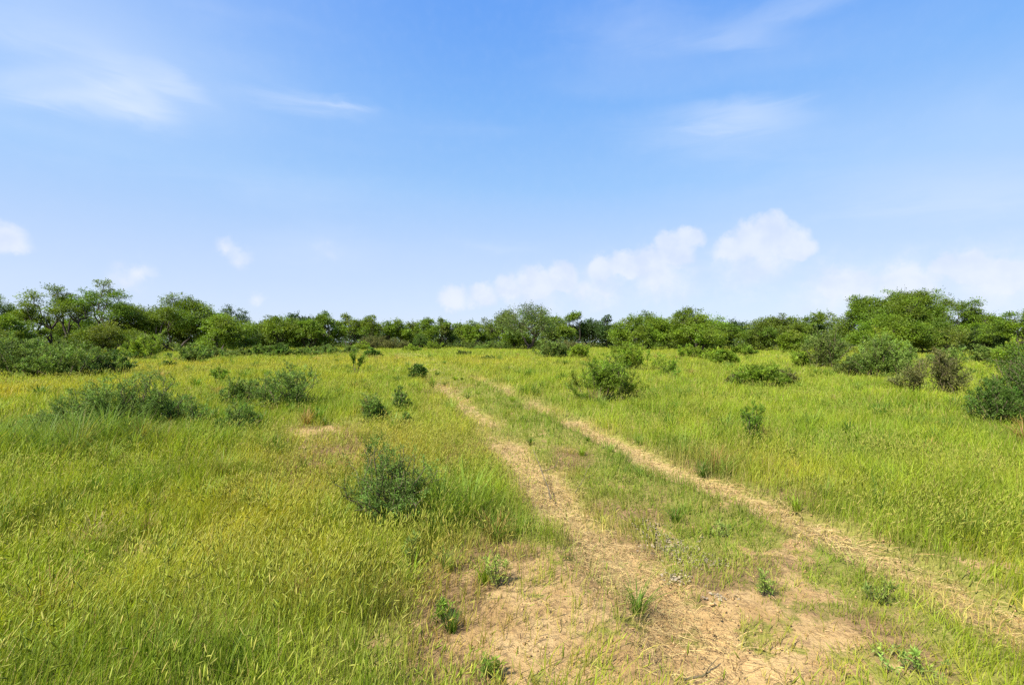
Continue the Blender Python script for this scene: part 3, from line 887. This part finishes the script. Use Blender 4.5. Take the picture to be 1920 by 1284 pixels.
# ------------------------------------------------------------------ meadow grass
def blades(P, h, w, az, lean, cb, ct, nseg, face=None):
    """Curved tapering blades: base points P, height, width, lean direction and amount, foot and tip colour."""
    n = len(P)
    dx, dy = np.cos(az), np.sin(az)
    fa = az + np.pi / 2 if face is None else face
    sx, sy = np.cos(fa), np.sin(fa)
    rows, cols = [], []
    for i in range(nseg + 1):
        t = i / nseg
        hz = h * t * (1 - 0.28 * lean * t)
        ox = h * lean * t ** 1.8
        c = P + np.column_stack([dx * ox, dy * ox, hz])
        col = cb + (ct - cb) * t
        if i < nseg:
            ww = w * 0.5 * (1 - 0.55 * t ** 1.5)
            o = np.column_stack([sx * ww, sy * ww, np.zeros(n)])
            rows += [c - o, c + o]
            cols += [col, col]
        else:
            rows.append(c); cols.append(col)
    k = 2 * nseg + 1
    V = np.stack(rows, 1).reshape(-1, 3)
    C = np.stack(cols, 1).reshape(-1, 3)
    b = (np.arange(n) * k)[:, None]
    q = [b + np.array([[2 * i, 2 * i + 1, 2 * i + 3, 2 * i + 2]]) for i in range(nseg - 1)]
    t = b + np.array([[2 * nseg - 2, 2 * nseg - 1, 2 * nseg]])
    tip = rows[-1]
    return V, (np.vstack(q) if q else None), t, C, tip, k


def spread(r1):
    return R(88) if r1 <= 8 else R(68) if r1 <= 16 else R(58)


def scatter(rng, n, r0, r1, half):
    r = np.sqrt(rng.uniform(r0 * r0, r1 * r1, n))
    a = rng.uniform(-half, half, n)
    x = r * np.sin(a) + 0
    y = r * np.cos(a)
    return x, y


GREEN = np.array([0.178, 0.258, 0.016])
DEEP = np.array([0.072, 0.138, 0.012])
GOLD = np.array([0.345, 0.300, 0.028])
PALE = np.array([0.175, 0.250, 0.040])
RUSTC = np.array([0.300, 0.190, 0.062])
STRAW = np.array([0.40, 0.295, 0.130])


def grass_colours(rng, f, n):
    c = np.tile(GREEN, (n, 1))
    yl = np.clip(f.yellow + rng.normal(0, 0.16, n), 0, 1)[:, None]
    c = c + (GOLD - c) * yl * 0.80
    strip = 0.75 * f.mid * smooth(f.y, 3.2, 4.5) * smooth(f.y, 22, 9)
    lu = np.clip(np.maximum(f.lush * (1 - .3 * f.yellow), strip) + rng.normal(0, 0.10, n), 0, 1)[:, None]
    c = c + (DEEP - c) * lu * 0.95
    tl = np.clip(f.tall * rng.uniform(0, 1.1, n), 0, 1)[:, None]
    c = c + (PALE - c) * tl * 0.35
    ru = np.clip(f.rust * 0.95 * rng.uniform(0.1, 1.2, n), 0, 1)[:, None]
    c = c + (RUSTC - c) * ru
    sd = np.clip(f.sand * rng.uniform(0, 1.0, n), 0, 1)[:, None]
    c = c + (STRAW * np.array([1.0, 0.98, 0.62]) - c) * sd * 0.8
    st = np.clip((f.track * 1.1) * rng.uniform(0.2, 1.2, n), 0, 1)[:, None]
    c = c + (STRAW - c) * st
    tuft = fbm(f.x * 4.2 + 60, f.y * 4.2, 3, 3) - 0.5
    blot = fbm(f.x * 1.4, f.y * 1.4 + 25, 5, 3) - 0.5
    c = c * (1 + 0.9 * tuft + 0.5 * blot)[:, None] * np.column_stack([1 + 0.5 * blot, np.ones(n), np.ones(n)])
    dead = (rng.random(n) < 0.07)[:, None]
    c = np.where(dead, c + (STRAW * 0.9 - c) * 0.7, c)
    return c * rng.uniform(0.78, 1.22, (n, 1)) * (1 + rng.normal(0, 0.04, (n, 3)))


def make_grass():
    rng = np.random.default_rng(5)
    half = R(54)
    allV, allQ, allT, allC = [], [], [], []
    nv = 0
    bands = [  # r0, r1, blades per square metre, width, segments
        (0.7, 4.0, 3800, 0.0040, 3), (4.0, 7.0, 2500, 0.0052, 3), (7.0, 12.0, 1150, 0.0078, 2), (12.0, 20.0, 420, 0.013, 2),
        (20.0, 36.0, 130, 0.024, 2), (36.0, 62.0, 38, 0.045, 1), (62.0, 110.0, 13, 0.08, 1)]
    for r0, r1, dens, wd, nseg in bands:
        half = spread(r1)
        n = int(dens * half * (r1 * r1 - r0 * r0))
        x, y = scatter(rng, n, r0, r1, half)
        f = Field(x, y)
        clump = fbm(x * 5.5, y * 5.5, 12, 3)
        keep = 0.60 + 1.1 * (clump - 0.45)
        sprout = smooth(fbm(x * 7.0 + 19, y * 7.0 + 7, 1, 2), 0.60, 0.74)
        keep = keep * (1 - 0.86 * f.sand * (1 - 0.60 * sprout)) * (1 - 0.86 * f.track) * (1 - 0.40 * f.rust)
        ok = rng.random(n) < keep
        x, y = x[ok], y[ok]
        n = len(x)
        f = Field(x, y)
        z = ground_z(x, y) - 0.01
        hn = fbm(x * 0.8 + 5, y * 0.8, 13, 3)
        thin = camera_side(x, y)
        h = (1 - 0.45 * thin) * (0.145 + 0.185 * hn) * (1 + 0.75 * f.tall + 0.12 * f.lush) * (1 - 0.48 * f.mid) * (1 - 0.70 * f.track) * (1 - 0.5 * f.sand) * (1 - 0.45 * f.rust)
        lodge = smooth(fbm(x * 1.1 + 44, y * 1.1 + 3, 9, 3), 0.56, 0.70)
        h = h * (0.55 + 0.5 * clump[ok] + 0.5 * fbm(x * 2.3, y * 2.3 + 31, 15, 2)) * rng.uniform(0.5, 1.2, n) * (1 + 0.15 * smooth(y, 20, 60))
        c = grass_colours(rng, f, n)
        wind = R(25) + (fbm(x * 0.7, y * 0.7, 14, 3) - 0.5) * 5.0
        az = wind + rng.normal(0, 1.4, n)
        lean = np.clip(rng.gamma(2.2, 0.19, n) + 0.25 * f.tall + 0.55 * lodge * rng.random(n), 0.02, 1.3)
        w = wd * rng.uniform(0.7, 1.3, n)
        P = np.column_stack([x, y, z])
        face = rng.uniform(0, 2 * np.pi, n)
        V, q, t, C, tip, k = blades(P, h, w, az, lean, c, c * 0.90 + GOLD * 0.22, nseg, face)
        allV.append(V); allC.append(C)
        if q is not None:
            allQ.append(q + nv)
        allT.append(t + nv)
        nv += len(V)
    # tussocks of other grasses: arching clumps, some darker, some pale or dead
    for r0, r1, dens, wd, nseg in [(1.4, 4.0, 7, 0.0045, 3), (4.0, 8.0, 5, 0.0060, 3), (8.0, 16.0, 2.6, 0.010, 3), (16.0, 40.0, 0.6, 0.022, 2), (4.2, 12.0, 13, 0.0080, 3)]:
        mound = r0 == 4.2
        half = spread(r1)
        n = int(dens * half * (r1 * r1 - r0 * r0))
        x, y = scatter(rng, n, r0, r1, half)
        f = Field(x, y)
        keep = (1 - 0.97 * f.sand) * (1 - 0.95 * f.track) * (1 - 0.6 * f.mid) * (0.4 + 0.6 * f.lush + 0.5 * f.tall)
        if mound:
            keep = smooth(f.tall, 0.35, 0.75) * (x < 0)
        ok = rng.random(n) < keep
        x, y = x[ok], y[ok]
        n, k = len(x), 64
        f = Field(x, y)
        kinds = np.array([DEEP * 0.85, GREEN, PALE * 0.95, DEEP * 1.1, PALE * 1.15, STRAW * 0.75, RUSTC * 0.8])
        pick = rng.choice(7, n, p=[.24, .18, .20, .18, .10, .05, .05])
        col = np.repeat(kinds[pick], k, axis=0) * rng.uniform(0.75, 1.25, (n * k, 1))
        size = np.repeat(rng.uniform(0.6, 1.35, n) * np.clip(0.45 + 0.11 * y, 0.6, 1.0) * (1 - 0.5 * f.mid) * (1 - .5 * f.sand) * (1 + .4 * f.tall) * (1 - 0.35 * f.rust), k)
        az = rng.uniform(0, 2 * np.pi, n * k)
        rr = rng.random(n * k) * 0.07 * size
        X, Y = np.repeat(x, k) + rr * np.cos(az), np.repeat(y, k) + rr * np.sin(az)
        P = np.column_stack([X, Y, ground_z(X, Y) - 0.01])
        if mound:
            size = size * 1.25
            col = col * 0.5 + 0.5 * (DEEP * 0.95 + (PALE - DEEP) * np.repeat(rng.random(n), k)[:, None] * 0.6)
        h = 0.30 * size * rng.uniform(0.5, 1.15, n * k)
        lean = rng.uniform(0.15, 1.15, n * k)
        V, q, t, C, tip, kk = blades(P, h, wd * rng.uniform(.7, 1.3, n * k), az + rng.normal(0, .35, n * k), lean, col, col * 1.08, nseg, None)
        allV.append(V); allC.append(C); allQ.append(q + nv); allT.append(t + nv)
        nv += len(V)
    o = mesh_np('meadow_grass', np.vstack(allV), [np.vstack(allQ), np.vstack(allT)], M_GRASS, None, np.vstack(allC))
    stuff(o, "yellow green meadow grass covering the field on both sides of the track", 'grass')


def make_seed_heads():
    rng = np.random.default_rng(8)
    half = R(54)
    Vs, Fs, Cs, nv = [], [], [], 0
    sV, sT, sQ, sC, sn = [], [], [], [], 0
    for r0, r1, dens, k in [(1.3, 4.0, 1700, 0.9), (4.0, 8.0, 1000, 1.0), (8.0, 14.0, 300, 1.4), (14.0, 26.0, 80, 2.2), (26.0, 50.0, 14, 4.0)]:
        half = spread(r1)
        n = int(dens * half * (r1 * r1 - r0 * r0))
        x, y = scatter(rng, n, r0, r1, half)
        f = Field(x, y)
        cl = fbm(x * 1.3 + 71, y * 1.3, 2, 4)
        keep = np.clip(0.15 + 0.75 * f.yellow + 1.6 * (cl - 0.45), 0.05, 1) * (1 - 0.93 * f.sand) * (1 - 0.9 * f.track) * (1 - 0.6 * f.lush) * (1 - 0.45 * f.rust) * (1 - .7 * f.mid)
        ok = rng.random(n) < keep
        x, y = x[ok], y[ok]
        n = len(x)
        f = Field(x, y)
        z = ground_z(x, y)
        hn = fbm(x * 0.8 + 5, y * 0.8, 13, 3)
        h = (1 - 0.50 * camera_side(x, y)) * (0.19 + 0.21 * hn) * (1 + .3 * f.tall) * (1 - 0.5 * f.rust) * (1 - .5 * f.mid) * (1 - 0.35 * f.sand) * rng.uniform(0.7, 1.2, n)
        az = R(25) + (fbm(x * 0.7, y * 0.7, 14, 3) - 0.5) * 5.0 + rng.normal(0, 1.3, n)
        lean = np.clip(rng.gamma(2.2, 0.16, n), 0.02, 0.9)
        c = grass_colours(rng, f, n)
        P = np.column_stack([x, y, z])
        hu = rng.random((n, 1)) ** 1.5
        hc = c * 0.45 + 0.55 * (np.array([0.32, 0.37, 0.050]) * (1 - hu) + np.array([0.52, 0.46, 0.125]) * hu) * rng.uniform(0.75, 1.2, (n, 1))
        V, q, t, C, tip, kk = blades(P, h, np.full(n, 0.0026 * k), az, lean, c * 0.95, hc * .9, 2)
        sV.append(V); sC.append(C); sQ.append(q + sn); sT.append(t + sn); sn += len(V)
        # the bristly head carries on in the direction of its stalk
        D = np.column_stack([np.cos(az) * lean * 1.7, np.sin(az) * lean * 1.7, 1 - 0.5 * lean])
        D[:, 2] -= rng.uniform(0, 0.5, n) * lean
        D /= np.linalg.norm(D, axis=1)[:, None]
        L = rng.uniform(0.035, 0.075, n) * (0.8 + 0.2 * k)
        Rr = rng.uniform(0.0030, 0.0052, n) * (0.55 + 0.45 * k)
        A = np.cross(D, rng.normal(0, 1, (n, 3))); A /= np.linalg.norm(A, axis=1)[:, None]
        B = np.cross(D, A)
        L_, R_ = L[:, None], Rr[:, None]
        ring = []
        for t_, s_ in ((0.22, 0.9), (0.62, 0.8)):
            for m in range(3):
                an = 2 * np.pi * m / 3 + t_
                ring.append(tip + D * L_ * t_ + (A * math.cos(an) + B * math.sin(an)) * R_ * s_)
        base_, top_ = tip - D * L_ * 0.05, tip + D * L_
        W = np.stack([base_] + ring + [top_], 1).reshape(-1, 3)
        pat = np.array([[0, 1, 2], [0, 2, 3], [0, 3, 1], [4, 7, 5], [5, 7, 6], [6, 7, 4]])
        pq = np.array([[1, 4, 5, 2], [2, 5, 6, 3], [3, 6, 4, 1]])
        b = (np.arange(n) * 8)[:, None, None] + nv
        Fs.append(((b + pat).reshape(-1, 3), (b + pq).reshape(-1, 4)))
        Vs.append(W)
        Cs.append(np.repeat(hc, 8, axis=0))
        nv += len(W)
    V = np.vstack(sV + Vs)
    tri = np.vstack([t for t in sT] + [a + sn for a, b in Fs])
    qd = np.vstack([q for q in sQ] + [b + sn for a, b in Fs])
    o = mesh_np('seeding_grass', V, [qd, tri], M_GRASS, None, np.vstack(sC + Cs))
    stuff(o, "pale bristly seed heads nodding on thin stalks above the meadow grass", 'grass')


def make_straw():
    """Dead flattened stalks lying along the ruts and over the sand."""
    rng = np.random.default_rng(21)
    half = R(54)
    Vs, Qs, Ts, Cs, nv = [], [], [], [], 0
    for r0, r1, dens, wd, L in [(1.3, 4.5, 2300, 0.0024, 0.15), (4.5, 9.0, 900, 0.0045, 0.18), (9.0, 20.0, 170, 0.010, 0.22), (20.0, 45.0, 22, 0.03, 0.3)]:
        half = spread(r1)
        n = int(dens * half * (r1 * r1 - r0 * r0))
        x, y = scatter(rng, n, r0, r1, half)
        f = Field(x, y)
        lane = fbm(x * 2.0 + 15, y * 2.0, 7, 3)
        keep = f.track * (0.45 + 1.1 * (lane - 0.3)) + 0.15 * f.sand * (lane > .40) + 0.12 * f.rust * (lane > .5) + 0.018
        ok = rng.random(n) < keep
        x, y, tr = x[ok], y[ok], f.track[ok]
        n = len(x)
        z = ground_z(x, y) - 0.07 * tr + rng.uniform(0.0, 0.035, n) * (0.3 + tr)
        az = R(108) + rng.normal(0, 0.75, n) + np.pi * (rng.random(n) < 0.5)
        ln = L * rng.uniform(0.35, 1.2, n) * np.where(tr < 0.25, 0.45, 1)
        rise = rng.uniform(0.02, 0.30, n)
        cv = rng.normal(0, 0.35, n)
        rows = []
        cc = STRAW * rng.uniform(0.65, 1.25, (n, 1)) * (1 + rng.normal(0, .05, (n, 3)))
        gr = (rng.random(n) < np.where(tr < 0.25, 0.75, 0.25))[:, None]
        cc = np.where(gr, cc * np.array([0.50, 0.44, 0.40]), cc)
        for t in (0, .33, .66, 1.0):
            a = az + cv * t * 2
            px = x + np.cos(a) * ln * t
            py = y + np.sin(a) * ln * t
            pz = z + ln * rise * 4 * t * (1 - t) * 0.6 + ln * rise * t * 0.4
            ww = wd * (1 - 0.4 * t) * 0.5
            o = np.column_stack([-np.sin(a) * ww, np.cos(a) * ww, np.full(n, ww * 0.5)])
            c0 = np.column_stack([px, py, pz])
            rows += [c0 - o, c0 + o]
        V = np.stack(rows, 1).reshape(-1, 3)
        b = (np.arange(n) * 8)[:, None] + nv
        for i in range(3):
            Qs.append(b + np.array([[2 * i, 2 * i + 1, 2 * i + 3, 2 * i + 2]]))
        Vs.append(V); Cs.append(np.repeat(cc, 8, axis=0))
        nv += len(V)
    o = mesh_np('dry_straw', np.vstack(Vs), [np.vstack(Qs)], M_STRAW, None, np.vstack(Cs))
    stuff(o, "bleached flattened straw lying along the two wheel ruts", 'straw')


def make_litter():
    """Whitish dry leaf chips on the soil between the ruts."""
    rng = np.random.default_rng(31)
    spots = [(1215, 990, 26, 14, 240), (1262, 1030, 44, 18, 520), (1300, 1050, 34, 16, 360), (1272, 1085, 26, 12, 170), (1345, 1058, 24, 8, 90), (1240, 1010, 30, 14, 250),
             (1350, 1125, 22, 8, 60)]
    P = []
    for px, py, sx, sy, n in spots:
        x, y = pixel_to_ground(px, py)
        ax = sx / FPX * y
        ay = (pixel_to_ground(px, py - sy)[1] - pixel_to_ground(px, py + sy)[1]) / 2
        n = int(n * 0.6)
        P.append(np.column_stack([x + rng.normal(0, .55, n) * ax, y + rng.normal(0, .55, n) * ay]))
    P = np.vstack(P)
    n = len(P)
    z = ground_z(P[:, 0], P[:, 1]) + rng.uniform(0.002, 0.014, n)
    P = np.column_stack([P, z])
    D = rng.normal(0, 1, (n, 3)); D[:, 2] *= 0.10
    L = rng.uniform(0.012, 0.034, n)
    c = np.array([0.29, 0.235, 0.165]) * rng.uniform(0.45, 1.2, (n, 1))
    V, F, C = leaves(rng, P, D, L, L * rng.uniform(.3, .8, n), c, 3.5)
    o = mesh_np('leaf_litter', V, [F], M_CHIP, None, C)
    stuff(o, "whitish dry leaf litter on the bare soil between the ruts", 'litter')


def make_clods():
    """Crumbs of dry earth and small stones on the bare sand."""
    rng = np.random.default_rng(41)
    x, y = scatter(rng, 26000, 1.4, 6.5, R(50))
    f = Field(x, y)
    ok = rng.random(len(x)) < f.sand * (0.25 + 0.75 * (fbm(x * 4, y * 4, 2, 3) > 0.5)) + 0.15 * f.rust
    x, y = x[ok], y[ok]
    n = len(x)
    r = 0.003 + 0.010 * rng.random(n) ** 4
    P = np.column_stack([x, y, ground_z(x, y) + r * 0.3])
    dirs = np.array([[1, 0, 0], [0, 1, 0], [-1, 0, 0], [0, -1, 0], [0, 0, .75], [0, 0, -.6]], float)
    V = (P[:, None, :] + dirs[None] * r[:, None, None] * rng.uniform(0.6, 1.3, (n, 6, 1)) + rng.normal(0, .2, (n, 6, 3)) * r[:, None, None]).reshape(-1, 3)
    pat = np.array([[0, 1, 4], [1, 2, 4], [2, 3, 4], [3, 0, 4], [1, 0, 5], [2, 1, 5], [3, 2, 5], [0, 3, 5]])
    F = ((np.arange(n) * 6)[:, None, None] + pat).reshape(-1, 3)
    c = np.array([0.32, 0.205, 0.095]) * rng.uniform(0.45, 1.25, (n, 1))
    o = mesh_np('soil_crumbs', V, [F], M_CHIP, None, np.repeat(c, 6, axis=0))
    stuff(o, "crumbs of dry earth and small stones strewn over the bare sand", 'gravel')


make_grass()
make_seed_heads()
make_straw()
make_litter()
make_clods()


# ------------------------------------------------------------------ fallen sticks
def stick(pix, lift, r, label):
    pts = []
    for (px, py), l in zip(pix, lift):
        x, y = pixel_to_ground(px, py)
        pts.append((x, y, float(ground_z(x, y)) + l))
    o0 = np.array(pts[0])
    tb = Tubes(6)
    rngl = np.random.default_rng(int(r * 1e5) + len(label))
    q = np.array(pts) - o0
    t = np.linspace(0, len(q) - 1, 4 * len(q))
    p = np.column_stack([np.interp(t, np.arange(len(q)), q[:, k]) for k in range(3)]) + rngl.normal(0, r * 0.5, (len(t), 3))
    tb.add(p, np.linspace(r, r * 0.45, len(t)))
    m = p[len(p) // 2]
    side = p[-1] - p[0]
    tb.add(np.array([m, m + (side[1] * .12, -side[0] * .12, 0.05), m + side * .18 + (side[1] * .2, -side[0] * .2, .09)]), np.array([r * .5, r * .4, r * .2]))
    o = mesh_np('fallen_stick', np.vstack(tb.V), [np.vstack(tb.F)], M_TWIG, None, smooth_shade=True, loc=o0)
    o["label"], o["category"], o["group"] = label, 'stick', 'fallen sticks on the track'


stick([(1034, 935), (1018, 905), (1000, 872)], [0.02, 0.10, 0.22], 0.008, "dark stick propped upright where the straw meets green grass")
stick([(1078, 925), (1092, 908), (1106, 888)], [0.02, 0.05, 0.13], 0.006, "thin stick leaning right of the dark propped one")
stick([(1285, 1278), (1320, 1272), (1352, 1256)], [0.012, 0.02, 0.03], 0.006, "curved twig lying on bare sand at the bottom of the photo")
stick([(1062, 778), (1064, 765), (1066, 752)], [0.0, 0.06, 0.14], 0.006, "short dead stalk at the left border of the right rut below the lone bush")
